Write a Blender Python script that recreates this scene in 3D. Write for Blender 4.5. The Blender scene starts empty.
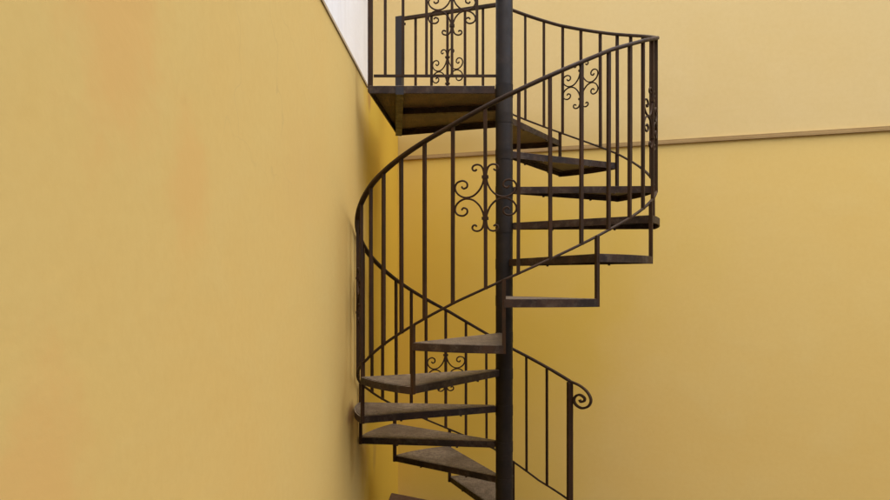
import bpy, bmesh, math, random
from mathutils import Vector, Matrix
random.seed(7)
R = math.radians
sc = bpy.context.scene
col = sc.collection

# ------------------------------------------------------------------ numbers of the place (metres)
CH = 1.5238                    # eye height
PX, PY = 0.2987, 3.4803        # centre pole
TR = 0.75                      # outer radius of the treads
RR = 0.735                     # radius of the railing line
RI = 0.1834                    # riser
TH0, ST = -309.95, 30.7073     # start angle, degrees per tread
LZ = 2.526                     # landing floor
GZ = -.205                     # courtyard floor
POLE_R = 0.043

def pol(b, r, z=0.0):
    t = R(TH0 + ST*b)
    return Vector((PX + r*math.cos(t), PY + r*math.sin(t), z))

def lerp_tab(tab, x):
    if x <= tab[0][0]: return tab[0][1]
    for (x0, y0), (x1, y1) in zip(tab, tab[1:]):
        if x <= x1: return y0 + (y1-y0)*(x-x0)/(x1-x0)
    return tab[-1][1]
HT = [(0, .75), (1, .763), (2, .808), (3.4, .825), (5.3, .825), (6.4, .80), (8.2, .808), (8.8, .79), (9.8, .746), (10.4, .730), (11.04, .708), (12, .682), (13, .675)]
LT = [(0, .046), (.6, .048), (1.3, .10), (3.7, .10), (5.1, .062), (6.5, .078), (8.2, .068), (9, .055), (10, .035), (11, .050), (13, .040)]
def hand_z(b): return RI*(b+1) + lerp_tab(HT, b)
def low_z(b): return RI*(b+1) + lerp_tab(LT, b)

# ------------------------------------------------------------------ materials
def new_mat(name):
    m = bpy.data.materials.new(name); m.use_nodes = True
    nt = m.node_tree
    return m, nt, nt.nodes['Principled BSDF']

class NB:
    def __init__(s, nt): s.nt = nt; s.n = nt.nodes; s.l = nt.links
    def coord(s):
        return s.n.new('ShaderNodeTexCoord').outputs['Object']
    def mapping(s, vec, scale=(1, 1, 1), loc=(0, 0, 0)):
        m = s.n.new('ShaderNodeMapping'); s.l.new(vec, m.inputs['Vector'])
        m.inputs['Scale'].default_value = scale; m.inputs['Location'].default_value = loc
        return m.outputs['Vector']
    def noise(s, vec, scale, detail=4, rough=.55, dist=0.0):
        n = s.n.new('ShaderNodeTexNoise'); s.l.new(vec, n.inputs['Vector'])
        n.inputs['Scale'].default_value = scale; n.inputs['Detail'].default_value = detail
        n.inputs['Roughness'].default_value = rough; n.inputs['Distortion'].default_value = dist
        return n.outputs['Fac']
    def ramp(s, fac, stops):
        r = s.n.new('ShaderNodeValToRGB'); s.l.new(fac, r.inputs['Fac'])
        e = r.color_ramp.elements
        while len(e) > 1: e.remove(e[-1])
        for i, (p, c) in enumerate(stops):
            el = e[0] if i == 0 else e.new(p)
            el.position = p
            el.color = (c, c, c, 1) if not isinstance(c, tuple) else (*c, 1)
        return r.outputs['Color']
    def mix(s, fac, a, b, mode='MIX'):
        m = s.n.new('ShaderNodeMix'); m.data_type = 'RGBA'; m.blend_type = mode
        for sock, v in ((m.inputs['Factor'], fac), (m.inputs['A'], a), (m.inputs['B'], b)):
            pass
        A = [i for i in m.inputs if i.name == 'A' and i.type == 'RGBA'][0]
        B = [i for i in m.inputs if i.name == 'B' and i.type == 'RGBA'][0]
        F = [i for i in m.inputs if i.name == 'Factor' and i.type == 'VALUE'][0]
        for sock, v in ((F, fac), (A, a), (B, b)):
            if hasattr(v, 'is_output'): s.l.new(v, sock)
            else: sock.default_value = (*v, 1) if isinstance(v, tuple) else v
        return [o for o in m.outputs if o.type == 'RGBA'][0]
    def math(s, op, a, b=0.0, c=None, clamp=False):
        m = s.n.new('ShaderNodeMath'); m.operation = op; m.use_clamp = clamp
        for i, v in enumerate((a, b, c)):
            if v is None: continue
            if hasattr(v, 'is_output'): s.l.new(v, m.inputs[i])
            else: m.inputs[i].default_value = v
        return m.outputs[0]
    def sep(s, vec):
        x = s.n.new('ShaderNodeSeparateXYZ'); s.l.new(vec, x.inputs[0]); return x.outputs
    def bump(s, h, strength, dist, bsdf, prev=None):
        b = s.n.new('ShaderNodeBump'); s.l.new(h, b.inputs['Height'])
        b.inputs['Strength'].default_value = strength; b.inputs['Distance'].default_value = dist
        if prev is not None: s.l.new(prev, b.inputs['Normal'])
        s.l.new(b.outputs[0], bsdf.inputs['Normal'])
        return b.outputs[0]

def smooth(nb, x, lo, hi):
    m = nb.n.new('ShaderNodeMapRange'); m.interpolation_type = 'SMOOTHSTEP'
    nb.l.new(x, m.inputs['Value'])
    m.inputs['From Min'].default_value = lo; m.inputs['From Max'].default_value = hi
    return m.outputs['Result']

def blob(nb, c, center, radii, wob=None, soft=(1.0, .25)):
    """soft blob for a stain and for painted shade, 1 at its centre"""
    x, y, z = nb.sep(c)
    acc = None
    for v, c0, r in ((x, center[0], radii[0]), (y, center[1], radii[1]), (z, center[2], radii[2])):
        if r is None: continue
        d = nb.math('POWER', nb.math('DIVIDE', nb.math('SUBTRACT', v, c0), r), 2.0)
        acc = d if acc is None else nb.math('ADD', acc, d)
    d = nb.math('SQRT', acc)
    if wob is not None: d = nb.math('ADD', d, nb.math('MULTIPLY', nb.math('SUBTRACT', wob, .5), 1.3))
    return smooth(nb, d, *soft)

def stucco(name, base, warm, pale, stains_shade=(), patch=None, bump=.25, streak=.0, cracks=None):
    m, nt, bs = new_mat(name); nb = NB(nt); c = nb.coord()
    big = nb.noise(c, .9, 3, .5, .3)
    mid = nb.noise(nb.mapping(c, loc=(3.1, 7.7, 1.3)), 2.6, 5, .6, .4)
    fine = nb.noise(c, 34, 5, .65)
    roll = nb.noise(nb.mapping(c, scale=(1, 1, 5), loc=(1, 2, 3)), 3.5, 4, .6)   # horizontal roller marks
    k = nb.mix(nb.ramp(big, [(.35, 0.0), (.68, 1.0)]), base, warm)
    k = nb.mix(nb.math('MULTIPLY', nb.ramp(mid, [(.48, 0.0), (.75, 1.0)]), .55), k, pale)
    k = nb.mix(nb.math('MULTIPLY', nb.ramp(roll, [(.42, 0.0), (.72, 1.0)]), .22), k, pale)
    k = nb.mix(nb.math('MULTIPLY', nb.ramp(fine, [(.3, 1.0), (.62, 0.0)]), .07), k, warm, 'MULTIPLY')
    wob = nb.noise(nb.mapping(c, loc=(9, 4, 2)), 9, 4, .65)
    if patch is not None:
        axis, lo, colr, amount = patch
        v = nb.sep(c)[axis]
        v = nb.math('ADD', v, nb.math('MULTIPLY', nb.math('SUBTRACT', wob, .5), .42))
        f = nb.math('MULTIPLY', smooth(nb, v, lo-.24, lo+.24), amount)
        k = nb.mix(f, k, colr)
    for st_ in stains_shade:
        cen, rad, colr, am = st_[:4]
        broad = len(st_) > 4
        k = nb.mix(nb.math('MULTIPLY', blob(nb, c, cen, rad, big if broad else wob, (1.15, .1) if broad else (1.0, .25)), am), k, colr)
    if cracks:
        cen, rad, am = cracks
        wv = nb.n.new('ShaderNodeVectorMath'); wv.operation = 'ADD'
        nz = nb.n.new('ShaderNodeTexNoise'); nz.inputs['Scale'].default_value = 4; nt.links.new(c, nz.inputs['Vector'])
        sc_ = nb.n.new('ShaderNodeVectorMath'); sc_.operation = 'SCALE'; sc_.inputs['Scale'].default_value = .35
        nt.links.new(nz.outputs['Color'], sc_.inputs[0]); nt.links.new(c, wv.inputs[0]); nt.links.new(sc_.outputs[0], wv.inputs[1])
        vo = nb.n.new('ShaderNodeTexVoronoi'); vo.feature = 'DISTANCE_TO_EDGE'; vo.inputs['Scale'].default_value = 2.1
        nt.links.new(wv.outputs[0], vo.inputs['Vector'])
        f = nb.math('MULTIPLY', smooth(nb, vo.outputs['Distance'], .008, .001), blob(nb, c, cen, rad, wob))
        k = nb.mix(nb.math('MULTIPLY', f, am), k, (.40, .27, .11))
    if streak:
        s1 = nb.noise(nb.mapping(c, scale=(9, 9, .5)), 2.0, 4, .6)
        k = nb.mix(nb.math('MULTIPLY', nb.ramp(s1, [(.5, 0.0), (.72, 1.0)]), streak), k, (.52, .50, .47))
    nt.links.new(k, bs.inputs['Base Color'])
    bs.inputs['Roughness'].default_value = .88
    bs.inputs['Specular IOR Level'].default_value = .25
    b1 = nb.bump(fine, bump, .004, bs)
    nb.bump(mid, .12, .02, bs, b1)
    return m

def iron(name, base, rust, amount=.5, rough=.5, lo=.5, scale=7.0, dust=None, worn_top=False):
    m, nt, bs = new_mat(name); nb = NB(nt); c = nb.coord()
    a = nb.noise(c, scale, 6, .65, .5)
    b = nb.noise(nb.mapping(c, loc=(5, 3, 8)), scale*5, 4, .6)
    k = nb.mix(nb.math('MULTIPLY', nb.ramp(a, [(lo-.06, 0.0), (lo+.2, 1.0)]), amount), base, rust)
    if dust:
        d = nb.noise(nb.mapping(c, loc=(2, 6, 1)), scale*2.3, 5, .7)
        k = nb.mix(nb.math('MULTIPLY', nb.ramp(d, [(.5, 0.0), (.66, 1.0)]), dust[1]), k, dust[0])
    if worn_top:      # paint rubbed off the tread edges by feet
        nz = nb.sep(nb.n.new('ShaderNodeTexCoord').outputs['Normal'])[2]
        k = nb.mix(nb.math('MULTIPLY', nb.math('GREATER_THAN', nz, .5), nb.ramp(b, [(.38, .25), (.6, 1.0)])), k, (.30, .245, .18))
    nt.links.new(k, bs.inputs['Base Color'])
    bs.inputs['Roughness'].default_value = rough
    nt.links.new(nb.ramp(b, [(.3, max(.1, rough-.12)), (.7, min(1, rough+.15))]), bs.inputs['Roughness'])
    bs.inputs['Specular IOR Level'].default_value = .18
    nb.bump(b, .2, .002, bs)
    return m

M = {}
M['iron'] = iron('painted iron', (.026, .0125, .0042), (.060, .022, .006), .5, .62, .46)
M['rail'] = iron('worn rail paint', (.024, .0125, .0055), (.062, .031, .013), .55, .58, .44, 5)
M['pole'] = iron('satin pole paint', (.0125, .0095, .0080), (.032, .018, .009), .55, .52, .48, 4, ((.05, .036, .024), .25))
M['post'] = iron('grey post paint', (.030, .027, .028), (.034, .022, .015), .4, .45, .5, 4)
M['frame'] = iron('tread frame paint', (.020, .0125, .009), (.065, .032, .017), .6, .52, .45, 9, ((.12, .09, .062), .35), worn_top=True)

def tread_mat():
    m, nt, bs = new_mat('dusty checker plate'); nb = NB(nt); c = nb.coord()
    a = nb.noise(c, 6, 6, .7, .6)
    b = nb.noise(nb.mapping(c, loc=(4, 4, 1)), 45, 4, .7)
    g = nb.noise(nb.mapping(c, loc=(1, 9, 1)), 2.2, 3, .6)
    k = nb.mix(nb.ramp(a, [(.36, 0.0), (.66, 1.0)]), (.070, .046, .028), (.175, .132, .088))
    k = nb.mix(nb.math('MULTIPLY', nb.ramp(g, [(.46, 0.0), (.66, 1.0)]), .6), k, (.215, .172, .122))
    k = nb.mix(nb.math('MULTIPLY', nb.ramp(b, [(.47, 0.0), (.55, 1.0)]), .8), k, (.040, .026, .017))
    # raised diamonds of the checker plate
    w1 = nb.n.new('ShaderNodeTexWave'); w1.bands_direction = 'DIAGONAL'; w1.inputs['Scale'].default_value = 30
    nt.links.new(c, w1.inputs['Vector'])
    w2 = nb.n.new('ShaderNodeTexWave'); w2.bands_direction = 'DIAGONAL'; w2.inputs['Scale'].default_value = 30
    nt.links.new(nb.mapping(c, scale=(-1, 1, 1)), w2.inputs['Vector'])
    h = nb.math('MULTIPLY', w1.outputs['Fac'], w2.outputs['Fac'])
    k = nb.mix(nb.math('MULTIPLY', nb.ramp(h, [(.25, 0.0), (.6, 1.0)]), nb.math('MULTIPLY', a, .75)), k, (.26, .21, .155))
    # the underside keeps its dark paint (it is the other face of the plate)
    geo = nb.n.new('ShaderNodeNewGeometry')
    tc = nb.n.new('ShaderNodeTexCoord')
    nz = nb.sep(tc.outputs['Normal'])[2]
    top = nb.math('GREATER_THAN', nz, .5)
    und = nb.mix(nb.ramp(a, [(.4, 0.0), (.62, 1.0)]), (.048, .028, .017), (.13, .070, .033))
    k = nb.mix(top, und, k)
    nt.links.new(k, bs.inputs['Base Color'])
    bs.inputs['Roughness'].default_value = .55
    b1 = nb.bump(h, .6, .004, bs)
    nb.bump(b, .35, .003, bs, b1)
    return m
M['tread'] = tread_mat()

# ------------------------------------------------------------------ mesh helpers
def link(name, bm, mat, parent=None, smooth_faces=False):
    me = bpy.data.meshes.new(name)
    bmesh.ops.recalc_face_normals(bm, faces=bm.faces[:])
    bm.to_mesh(me); bm.free()
    if smooth_faces:
        for p in me.polygons: p.use_smooth = True
    me.materials.append(mat)
    o = bpy.data.objects.new(name, me); col.objects.link(o)
    if parent is not None: o.parent = parent
    return o

def add_box(bm, p0, p1, w, d, side=None):
    """bar from p0 to p1, w across `side`, d across the third axis"""
    p0, p1 = Vector(p0), Vector(p1)
    ax = (p1-p0).normalized()
    s = Vector(side) if side is not None else Vector((1, 0, 0))
    s = (s - ax*s.dot(ax)).normalized()
    t = ax.cross(s)
    vs = []
    for p in (p0, p1):
        for a, b in ((-1, -1), (1, -1), (1, 1), (-1, 1)):
            vs.append(bm.verts.new(p + s*(a*w/2) + t*(b*d/2)))
    for f in ((0, 1, 2, 3), (7, 6, 5, 4), (0, 4, 5, 1), (1, 5, 6, 2), (2, 6, 7, 3), (3, 7, 4, 0)):
        bm.faces.new([vs[i] for i in f])
    return vs

def round_rect(w, h, r, n=2):
    pts = []
    for cx, cy, a0 in ((w/2-r, h/2-r, 0), (-w/2+r, h/2-r, 90), (-w/2+r, -h/2+r, 180), (w/2-r, -h/2+r, 270)):
        for i in range(n+1):
            a = R(a0 + 90*i/n); pts.append((cx + r*math.cos(a), cy + r*math.sin(a)))
    return pts

def sweep(bm, pts, prof, ref, closed=False):
    """ref: function(i) giving the reference 'side' vector, or a fixed vector"""
    rings = []; n = len(pts)
    for i, p in enumerate(pts):
        a = pts[max(0, i-1)]; b = pts[min(n-1, i+1)]
        t = (Vector(b)-Vector(a)).normalized()
        s = Vector(ref(i) if callable(ref) else ref)
        s = (s - t*s.dot(t)).normalized(); u = t.cross(s)
        rings.append([bm.verts.new(Vector(p) + s*x + u*y) for x, y in prof])
    m = len(prof)
    for r0, r1 in zip(rings, rings[1:]):
        for j in range(m): bm.faces.new((r0[j], r0[(j+1) % m], r1[(j+1) % m], r1[j]))
    bm.faces.new(rings[0]); bm.faces.new(rings[-1][::-1])

def catmull(pts, n=6):
    out = []
    P = [pts[0]] + list(pts) + [pts[-1]]
    for i in range(1, len(P)-2):
        p0, p1, p2, p3 = (Vector(P[i+k]) for k in (-1, 0, 1, 2))
        for j in range(n):
            t = j/n
            out.append(.5*((2*p1) + (p2-p0)*t + (2*p0-5*p1+4*p2-p3)*t*t + (3*p1-p0-3*p2+p3)*t**3))
    out.append(Vector(pts[-1]))
    return out

def prism(bm, poly, z0, z1):
    lo = [bm.verts.new((x, y, z0)) for x, y in poly]
    hi = [bm.verts.new((x, y, z1)) for x, y in poly]
    n = len(poly)
    bm.faces.new(lo[::-1]); bm.faces.new(hi)
    for i in range(n): bm.faces.new((lo[i], lo[(i+1) % n], hi[(i+1) % n], hi[i]))

def tube(bm, x, y, z0, z1, r, n=32, r2=None):
    prism(bm, [(x + r*math.cos(2*math.pi*i/n), y + r*math.sin(2*math.pi*i/n)) for i in range(n)], z0, z1)

def bevel(o, w, seg=2):
    m = o.modifiers.new('bevel', 'BEVEL'); m.width = w; m.segments = seg; m.limit_method = 'ANGLE'
    m.angle_limit = R(40)

def tag(o, label, cat, group=None, kind=None):
    o['label'] = label; o['category'] = cat
    if group: o['group'] = group
    if kind: o['kind'] = kind

# ------------------------------------------------------------------ ground
bm = bmesh.new()
g = 60
vs = [bm.verts.new(v) for v in ((-g, -g, GZ), (g, -g, GZ), (g, g, GZ), (-g, g, GZ))]
bm.faces.new(vs)
m, nt, bs = new_mat('courtyard paving'); nb = NB(nt); c = nb.coord()
a = nb.noise(c, 1.3, 5, .6); b = nb.noise(c, 30, 4, .6)
k = nb.mix(nb.ramp(a, [(.3, 0.0), (.7, 1.0)]), (.075, .058, .04), (.11, .085, .06))
nt.links.new(k, bs.inputs['Base Color']); bs.inputs['Roughness'].default_value = .8
nb.bump(b, .3, .004, bs)
gr = link('ground', bm, m); tag(gr, 'beige paved courtyard floor under the staircase', 'ground', kind='structure')

# ------------------------------------------------------------------ walls
WALL_A = math.atan(.0387)        # the left wall leans this much off the view axis
WX = -.5907                      # its face at y = 0
CORN = Vector((-.5907 + .0387*5.53, 5.53, 0))
BACK_A = math.atan(-.3285)
WALL_TOP = CH + 1.122

def slab(name, mat, origin, rz, x0, x1, y0, y1, z0, z1, parent=None, bev=0.0, cuts=0):
    bm = bmesh.new(); prism(bm, [(x0, y0), (x1, y0), (x1, y1), (x0, y1)], z0, z1)
    o = link(name, bm, mat, parent)
    if parent is None:
        o.location = origin; o.rotation_euler.z = rz
    if bev: bevel(o, bev)
    return o

Y1 = (.645, .456, .146); Y1w = (.652, .440, .134); Y1p = (.645, .468, .160)
lw_mat = stucco('yellow render', Y1, Y1w, Y1p,
    stains_shade=[((0, 3.37, .90), (None, .16, .075), (.26, .12, .035), .85),    # rubbed round the tread that touches the wall
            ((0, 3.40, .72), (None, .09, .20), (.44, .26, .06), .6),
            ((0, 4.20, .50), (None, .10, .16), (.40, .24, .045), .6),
            ((0, 3.55, 1.68), (None, .045, .30), (.34, .22, .10), .6),      # grime beside the rail
            ((0, 3.98, WALL_TOP-.05), (None, .10, .10), (.40, .19, .04), .8),
            ((0, 1.15, 2.0), (None, .22, .35), (.655, .405, .125), .85),
            ((0, .95, 1.2), (None, .18, .3), (.655, .405, .125), .85),
            ((0, 1.45, 1.75), (None, .14, .22), (.655, .41, .125), .8),
            ((0, 2.4, 1.9), (None, .4, .3), (.63, .415, .13), .4)],
    patch=(1, 3.80, (.60, .375, .024), .9), bump=.10, cracks=((0, 1.9, CH+.72), (None, .75, .55), .22))  # patch: golder paint towards the corner, with stair and landing shade put into it
# local y runs along the wall, local x = 0 is its face (rotation puts it right)
WT = WALL_TOP-.012
bm = bmesh.new()
side = [(-5.0, GZ), (5.534, GZ), (5.534, WT+.075), (5.1, WT+.068), (4.7, WT+.050), (4.45, WT+.048), (4.2, WT+.026), (4.0, WT+.018), (3.9, WT), (-5.0, WT)]
A_ = [bm.verts.new((0, y, z)) for y, z in side]; B_ = [bm.verts.new((-.46, y, z)) for y, z in side]
bm.faces.new(A_); bm.faces.new(B_[::-1])
for i in range(len(side)):
    j = (i+1) % len(side); bm.faces.new((A_[i], B_[i], B_[j], A_[j]))
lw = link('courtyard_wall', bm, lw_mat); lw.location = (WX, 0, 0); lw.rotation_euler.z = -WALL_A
tag(lw, 'long yellow rendered wall running from the near left to the corner behind the stairs', 'wall', kind='thing')
cop_mat = stucco('coping mortar', (.46, .36, .22), (.40, .29, .15), (.55, .46, .33), bump=.4)
cp = slab('coping', cop_mat, None, 0, -.46, .006, -5.0, 3.905, WALL_TOP-.010, WALL_TOP+.004, parent=lw)

wh_mat = stucco('old whitewash', (.80, .81, .83), (.73, .73, .74), (.82, .83, .85), bump=.5, streak=.25)
ww = slab('parapet_wall', wh_mat, (WX, 0, 0), -WALL_A, -.455, -.245, -5.0, 5.60, WALL_TOP-.006, CH+5.2)
tag(ww, 'white plastered parapet wall rising behind the top edge of the yellow wall', 'wall', kind='thing')

C1 = (.66, .465, .150); C1w = (.655, .45, .136); C1p = (.665, .485, .17)
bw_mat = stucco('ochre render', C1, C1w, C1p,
    stains_shade=[((.25, 0, 1.2), (2.0, None, 2.5), (.61, .40, .042), .85, 1)], bump=.08)  # broad deeper gold: bounced light and shade behind the stair, painted in
CZ = CH + 1.010
uw_mat = stucco('cream render', (.64, .475, .205), (.63, .46, .190), (.65, .488, .222),
    stains_shade=[((.30, 0, CH+1.04), (1.9, None, .42), (.46, .31, .085), .9, 1)], bump=.08)  # broad darker band: shade beneath the landing, put into the colour
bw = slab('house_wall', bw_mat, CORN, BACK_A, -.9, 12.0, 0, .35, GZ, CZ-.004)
tag(bw, 'broad ochre and cream house wall with a thin ledge line behind the spiral stairs', 'wall', kind='thing')
slab('upper_wall', uw_mat, None, 0, -.9, 12.0, .003, .35, CZ-.002, CH+3.4, parent=bw)
ld_mat = stucco('ledge paint', (.33, .215, .085), (.27, .165, .06), (.40, .27, .12), bump=.4)
bm = bmesh.new()
prof = [(0.0025, CZ+.016), (-.012, CZ+.014), (-.012, CZ+.002), (-.016, CZ+.000), (-.016, CZ-.016), (-.0, CZ-.018)]
r0 = [bm.verts.new((-.26, y, z)) for y, z in prof]; r1 = [bm.verts.new((12.0, y, z)) for y, z in prof]
for i in range(len(prof)): bm.faces.new((r0[i], r0[(i+1) % 6], r1[(i+1) % 6], r1[i]))
bm.faces.new(r0[::-1]); bm.faces.new(r1)
link('ledge', bm, ld_mat, bw)

# unseen walls added behind and to the right to shape the light
gw_mat = stucco('unseen wall grey', (.42, .41, .39), (.38, .37, .35), (.46, .45, .43))
o = slab('unseen_wall', gw_mat, (0, -5.0, 0), 0, -.1, 9.0, -.3, 0, GZ, 7.5)
tag(o, 'plain grey unseen wall added opposite the staircase to shape the light', 'wall', kind='thing')
o = slab('unseen_wall', gw_mat, (8.2, -4.9, 0), 0, 0, .3, .0, 7.2, GZ, 3.0)
tag(o, 'plain grey unseen wall added on the right to shape the light', 'wall', kind='thing')

# ------------------------------------------------------------------ dark slab in the corner
bm = bmesh.new()
prism(bm, [(-.394, 5.065), (-.402, 4.86), (.18, 4.45), (.32, 4.62)], GZ, 0)
bl = link('stone_block', bm, iron('brown stone', (.060, .033, .020), (.10, .055, .032), .6, .7, .5, 6)); bevel(bl, .008)
tag(bl, 'low dark brown block on the floor in the corner beneath the lowest treads', 'block')

# ------------------------------------------------------------------ spiral staircase
stair = bpy.data.objects.new('spiral_staircase', None); col.objects.link(stair)
stair.location = (PX, PY, 0)
tag(stair, 'dark brown iron spiral staircase with scrolled balusters and a landing at the top', 'staircase')
bpy.context.view_layer.update()
INV = Matrix.Translation((-PX, -PY, 0))

def part(name, bm, mat, parent=None, sm=False):
    """mesh is written in world coordinates; parts hang on the stair's base"""
    bmesh.ops.transform(bm, matrix=INV, verts=bm.verts[:])
    return link(name, bm, mat, parent or stair, sm)

# pole
bm = bmesh.new(); tube(bm, PX, PY, GZ+.012, CH+1.95, POLE_R, 40)
po = part('centre_pole', bm, M['pole'], sm=True); bevel(po, .002)
bm = bmesh.new(); prism(bm, [(PX-.11, PY-.11), (PX+.11, PY-.11), (PX+.11, PY+.11), (PX-.11, PY+.11)], GZ, GZ+.012)
part('base_plate', bm, M['iron'], po)
bm = bmesh.new(); tube(bm, PX, PY, CH+1.95, CH+1.97, POLE_R+.006, 40)
part('pole_cap', bm, M['pole'], po)

# treads
def sector(b0, b1, ri, ro, n=10):
    pts = [pol(b0, ri).xy, ]
    pts += [pol(b0 + (b1-b0)*i/n, ro).xy for i in range(n+1)]
    pts += [pol(b1, ri).xy]
    return [tuple(p) for p in pts]

def rim_band(bm, path, z0, z1, th):
    """wall of thickness th along a path (xy), inside = left"""
    n = len(path)
    inn = []
    for i in range(n):
        a = Vector(path[max(0, i-1)]); b = Vector(path[min(n-1, i+1)]); p = Vector(path[i])
        if 0 < i < n-1:
            d1 = (p-a).normalized(); d2 = (b-p).normalized()
            n1 = Vector((-d1.y, d1.x)); n2 = Vector((-d2.y, d2.x))
            nn = (n1+n2).normalized(); nn = nn/max(.3, nn.dot(n1))
        else:
            d = (b-a).normalized(); nn = Vector((-d.y, d.x))
        inn.append(p + nn*th)
    A = [bm.verts.new((p[0], p[1], z0)) for p in path]; B = [bm.verts.new((p[0], p[1], z1)) for p in path]
    Ci = [bm.verts.new((p[0], p[1], z0)) for p in inn]; Di = [bm.verts.new((p[0], p[1], z1)) for p in inn]
    for i in range(n-1):
        for q in ((A[i], A[i+1], B[i+1], B[i]), (Ci[i+1], Ci[i], Di[i], Di[i+1]), (B[i], B[i+1], Di[i+1], Di[i]), (A[i+1], A[i], Ci[i], Ci[i+1])):
            bm.faces.new(q)
    for i in (0, n-1):
        bm.faces.new((A[i], B[i], Di[i], Ci[i]))

for k in range(0, 14):
    zt = RI*k
    b0, b1 = k-1+.004, k-.004
    if k == 13: b1 = 12.985
    # plate: a little inside the frame, its top 2 mm proud
    bm = bmesh.new()
    prism(bm, sector(b0+.012, b1-.012, POLE_R+.009, TR-.007), zt-.006, zt)
    t = part('tread', bm, M['tread'])
    bm = bmesh.new()
    path = [tuple(pol(b0, POLE_R+.004).xy)] + [tuple(pol(b0 + (b1-b0)*i/12, TR).xy) for i in range(13)] + [tuple(pol(b1, POLE_R+.004).xy)]
    rim_band(bm, path, zt-.034, zt-.002, .005)
    # flat return lip of the angle iron
    rim_band(bm, [tuple(pol(b0+.008, POLE_R+.03).xy)] + [tuple(pol(b0+.008 + (b1-b0-.016)*i/12, TR-.0055).xy) for i in range(13)] + [tuple(pol(b1-.008, POLE_R+.03).xy)], zt-.011, zt-.0065, .022)
    for bb, rr in ((b0+.02, .24), (b0+.012, .55), (b1-.02, .24), (b1-.012, .55)):
        p = pol(bb, rr); tube(bm, p.x, p.y, zt-.039, zt-.0335, .006, 8)
    part('frame', bm, M['frame'], t)
    bm = bmesh.new(); tube(bm, PX, PY, zt-.050, zt+.002, POLE_R+.0014, 40)
    part('collar', bm, M['pole'], t, False)

# helical rails
def helix(b0, b1, zf, r, step=.05):
    n = int(round((b1-b0)/step)); return [b0 + (b1-b0)*i/n for i in range(n+1)]
NEWEL = .11
bs_ = helix(NEWEL, 12.95, hand_z, RR)
bm = bmesh.new()
rear_a = Vector((-.292, 4.447)); rear_b = Vector((.33, 4.222))         # line of the railing at the back of the landing
pts = [pol(b, RR, hand_z(b)) for b in bs_]
refs = [pol(b, 1.0)-pol(b, 0.0) for b in bs_]
sweep(bm, pts, round_rect(.026, .0165, .006), lambda i: refs[i])
hr = part('handrail', bm, M['rail'], sm=True)
# rolled end of the handrail past the newel
U = .000825
vol = [(200, 92), (262, 118), (308, 158), (330, 210), (315, 256), (275, 275), (240, 258), (226, 226), (236, 196), (262, 183), (289, 200), (289, 222), (268, 231), (261, 216)]
p0 = pol(NEWEL, RR, hand_z(NEWEL)); th = R(TH0 + ST*NEWEL)
tan = Vector((math.sin(th), -math.cos(th), 0)); rad = Vector((math.cos(th), math.sin(th), 0))
cv = catmull([p0 + tan*((u-200)*U/.80) + Vector((0, 0, -(v-92)*U)) for u, v in vol], 6)
bm = bmesh.new(); sweep(bm, cv, round_rect(.022, .013, .004), rad)
part('rolled_end', bm, M['rail'], hr, True)

bm = bmesh.new()
bl_ = helix(NEWEL, 12.93, low_z, RR)
refs2 = [pol(b, 1.0)-pol(b, 0.0) for b in bl_]
sweep(bm, [pol(b, RR, low_z(b)) for b in bl_], round_rect(.0125, .0102, .003), lambda i: refs2[i])
part('lower_rail', bm, M['rail'], sm=True)

# newel
bm = bmesh.new()
pn = pol(NEWEL, RR); add_box(bm, (pn.x, pn.y, GZ), (pn.x, pn.y, hand_z(NEWEL)-.006), .032, .032, (1, .15, 0))
nw = part('newel_post', bm, M['iron']); bevel(nw, .003)
bm = bmesh.new(); add_box(bm, (pn.x, pn.y, GZ), (pn.x, pn.y, GZ+.008), .09, .09, (1, .15, 0)); part('foot_plate', bm, M['iron'], nw)

# balusters
BAL = [.48, .80, 1.11, 1.42, 1.74, 2.07, 2.41, 2.68, 2.99, 3.30, 3.60, 3.92, 4.25, 4.57, 4.90, 5.23, 5.52, 5.82, 6.14, 6.47, 6.81,
       7.15, 7.47, 7.82, 8.17, 8.51, 8.80, 9.12, 9.43, 9.74, 10.05, 10.35, 10.68, 10.98, 11.31, 11.65, 11.95, 12.25, 12.54, 12.85]
for b in BAL:
    bm = bmesh.new()
    j = random.uniform(-.006, .006)
    p = pol(b, RR); q = pol(b+j, RR)
    add_box(bm, (q.x, q.y, low_z(b)-.004), (p.x, p.y, hand_z(b)-.007), .0134, .0134, pol(b, 1)-pol(b, 0))
    o = part('baluster', bm, M['iron'])
# short posts that carry the rail off the tread corners
for k in range(1, 13):
    bm = bmesh.new(); p = pol(k, RR+.006)
    add_box(bm, (p.x, p.y, RI*k-.034), (p.x, p.y, low_z(k)+.003), .015, .015, pol(k, 1)-pol(k, 0))
    part('stay', bm, M['iron'])

# scroll work
SCR = [(-45, 160), (-52, 152), (-64, 154), (-69, 166), (-62, 179), (-42, 185), (-21, 176), (-9, 150), (-7, 115), (-12, 83), (-31, 43), (-66, 11), (-110, 4),
       (-148, 24), (-165, 58), (-153, 88), (-122, 98), (-99, 85), (-98, 63), (-117, 54), (-128, 66)]
def scroll_panel(center, place, nrm, half_w, half_h, parent=None, bar=.0074):
    """place(u) -> world xy for a sideways offset u; four mirrored scrolls about a middle bar"""
    bm = bmesh.new()
    for sx in (1, -1):
        for sz in (1, -1):
            pts = []
            for u, v in SCR:
                xy, dz = place(sx*u/177*half_w)
                pts.append(Vector((xy.x, xy.y, center + dz + sz*v/182*half_h)))
            sweep(bm, catmull(pts, 5), round_rect(bar*1.15, bar, .0022, 1), nrm)
    for sz in (1, -1):
        xy, dz = place(0)
        z = center + sz*115/182*half_h
        add_box(bm, (xy.x, xy.y, z-.006), (xy.x, xy.y, z+.006), .026, .0175, Vector((-nrm.y, nrm.x, 0)))
    return part('scroll_panel', bm, M['iron'], parent, False)
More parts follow.
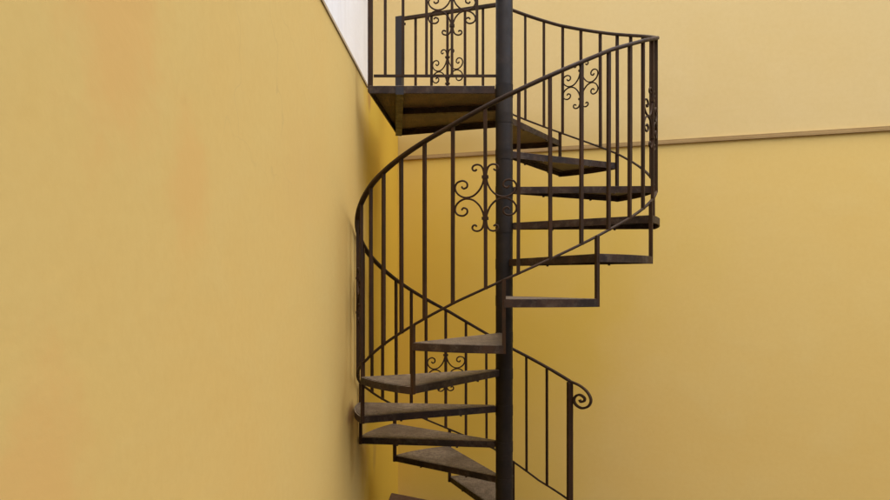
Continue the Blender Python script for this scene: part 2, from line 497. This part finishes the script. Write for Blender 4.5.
for i in (5, 13, 20, 27, 35):
    b = BAL[i]; hw = RR*R(ST*(BAL[i+1]-BAL[i-1])/2)
    zc = (hand_z(b)+low_z(b))/2
    def place(u, b=b):
        db = math.degrees(u/RR)/ST
        return pol(b+db, RR).xy, 0.0
    scroll_panel(zc, place, pol(b, 1)-pol(b, 0), hw, .131)

# landing
FL, FR, BR, BL = (-.383, 3.480), (PX+.005, 3.480), (.318, 4.236), (-.311, 4.467)
def notch(poly): return poly
bm = bmesh.new()
prism(bm, [FL, (PX-POLE_R-.006, 3.478), (PX-POLE_R-.006, 3.53), (PX+.006, 3.535), BR, BL], LZ-.006, LZ)
ld = part('landing', bm, M['tread'])
bm = bmesh.new()
def beam(p, q, w, z0, z1, off=0.0):
    p, q = Vector((*p, 0)), Vector((*q, 0))
    zc = (z0+z1)/2
    add_box(bm, (p.x, p.y, zc), (q.x, q.y, zc), z1-z0, w, (0, 0, 1))
beam((FL[0]+.0, FL[1]-.003), (PX-POLE_R-.004, 3.477), .006, LZ-.040, LZ-.001)
beam((FL[0]+.004, FL[1]+.018), (PX-POLE_R-.004, 3.498), .036, LZ-.0105, LZ-.0065)
beam((BL[0]+.01, BL[1]-.0055), (BR[0]-.005, BR[1]-.0055), .007, LZ-.040, LZ-.007)
beam((BL[0]+.02, BL[1]-.032), (BR[0]-.005, BR[1]-.030), .036, LZ-.0105, LZ-.0068)
beam((FL[0]+.005, FL[1]+.002), (BL[0]+.006, BL[1]-.012), .007, LZ-.041, LZ-.008)
beam((-.262, 3.925), (.31, 3.835), .030, LZ-.038, LZ-.0074)
beam((.308, 3.54), (.314, 4.22), .007, LZ-.040, LZ-.0077)
cb = bmesh.new(); bm, keep = cb, bm
beam((-.228, 3.471), (-.298, 4.44), .040, LZ-.046, LZ-.0072)
part('cross_beam', bm, M['post'], ld); bm = keep
fr = part('landing_frame', bm, M['frame'], ld); bevel(fr, .0012, 1)
bm = bmesh.new(); tube(bm, PX, PY, LZ-.06, LZ+.004, POLE_R+.0014, 40); part('collar', bm, M['pole'], ld)

# railing along the front of the landing
fy = 3.487
lr = None
bm = bmesh.new(); add_box(bm, (-.36, fy, LZ+.052), (PX-POLE_R+.005, fy, LZ+.052), .012, .012, (0, 0, 1))
front = part('landing_railing', bm, M['rail'])
bm = bmesh.new(); add_box(bm, (-.386, fy, CH+1.716), (PX-POLE_R+.005, fy, CH+1.716), .018, .028, (0, 0, 1)); part('top_rail', bm, M['rail'], front)
xs = [-.302, -.212, -.0935, .0355, .1615]
for x in xs:
    bm = bmesh.new(); add_box(bm, (x, fy, LZ+.048), (x, fy, CH+1.710), .014, .014); part('baluster', bm, M['iron'], front)
bm = bmesh.new(); add_box(bm, (-.377, fy, LZ-.030), (-.377, fy, CH+1.722), .024, .024)
part('corner_post', bm, M['iron'], front)
scroll_panel(CH+1.385, lambda u: (Vector((.0355+u, fy)), 0), Vector((0, 1, 0)), .127, .122, front)

# railing along the back of the landing
ux = (rear_b-rear_a).normalized()
def on_rear(px_):                       # where the sight line through that column meets the railing
    s = (px_-445)/690
    # x = s*y on rear_a + t*ux
    t = (s*rear_a.y - rear_a.x)/(ux.x - s*ux.y)
    return rear_a + ux*t
RZ = hand_z(12.95)
bm = bmesh.new(); a3 = rear_a; e3 = pol(12.95, RR).xy
add_box(bm, (a3.x, a3.y, RZ), (e3.x, e3.y, RZ), .018, .026, (0, 0, 1))
back = part('landing_railing', bm, M['rail'])
for px_ in (415.6, 431.5, 447.5, 465, 483, 500):
    p = on_rear(px_); bm = bmesh.new()
    add_box(bm, (p.x, p.y, LZ-.001), (p.x, p.y, RZ-.006), .0134, .0134, (ux.x, ux.y, 0)); part('baluster', bm, M['iron'], back)
p = rear_a; bm = bmesh.new()
add_box(bm, (p.x, p.y, LZ-.001), (p.x, p.y, RZ+.014), .044, .044, (ux.x, ux.y, 0))
cpst = part('corner_post', bm, M['post'], back); bevel(cpst, .003)
bm = bmesh.new(); q = rear_a + ux*.021
sweep(bm, [Vector((q.x+ux.x*d, q.y+ux.y*d, RZ-.035)) for d in (0, .006, .012, .018)], [(.009*math.cos(i*.785), .009*math.sin(i*.785)) for i in range(8)], (0, 0, 1))
part('bolt', bm, M['iron'], cpst)
pc = on_rear(447.5)
scroll_panel(CH+1.345, lambda u: (pc + ux*u, 0), Vector((-ux.y, ux.x, 0)), .108, .131, back)

# ------------------------------------------------------------------ light
w = bpy.data.worlds.new('World'); sc.world = w; w.use_nodes = True
nt = w.node_tree; bg = nt.nodes['Background']
sky = nt.nodes.new('ShaderNodeTexSky'); sky.sky_type = 'NISHITA'; sky.sun_disc = False
SUN_EL, SUN_AZ = 72.0, 146.0          # azimuth clockwise from +Y
sky.sun_elevation = R(SUN_EL); sky.sun_rotation = R(SUN_AZ)
sky.air_density = 1.0; sky.dust_density = 3.0
nt.links.new(sky.outputs[0], bg.inputs[0]); bg.inputs[1].default_value = .15
sd = bpy.data.lights.new('sun', 'SUN'); sd.energy = 1.5; sd.angle = R(100); sd.color = (1, .97, .91)
so = bpy.data.objects.new('sun', sd); col.objects.link(so)
d = Vector((math.sin(R(SUN_AZ))*math.cos(R(SUN_EL)), math.cos(R(SUN_AZ))*math.cos(R(SUN_EL)), math.sin(R(SUN_EL))))
so.rotation_euler = (-d).to_track_quat('-Z', 'Y').to_euler(); so.location = d*20

# ------------------------------------------------------------------ camera
cd = bpy.data.cameras.new('camera'); cam = bpy.data.objects.new('camera', cd); col.objects.link(cam)
cam.location = (0, 0, CH); cam.rotation_euler = (R(90), 0, 0)
cd.sensor_width = 36; cd.lens = 690/890*36
cd.shift_y = (284.63-250)/890
cd.clip_end = 300
sc.camera = cam
vs_ = sc.view_settings
vs_.view_transform = 'Standard'; vs_.look = 'None'; vs_.gamma = 1.0; vs_.exposure = 1.29; vs_.use_curve_mapping = False
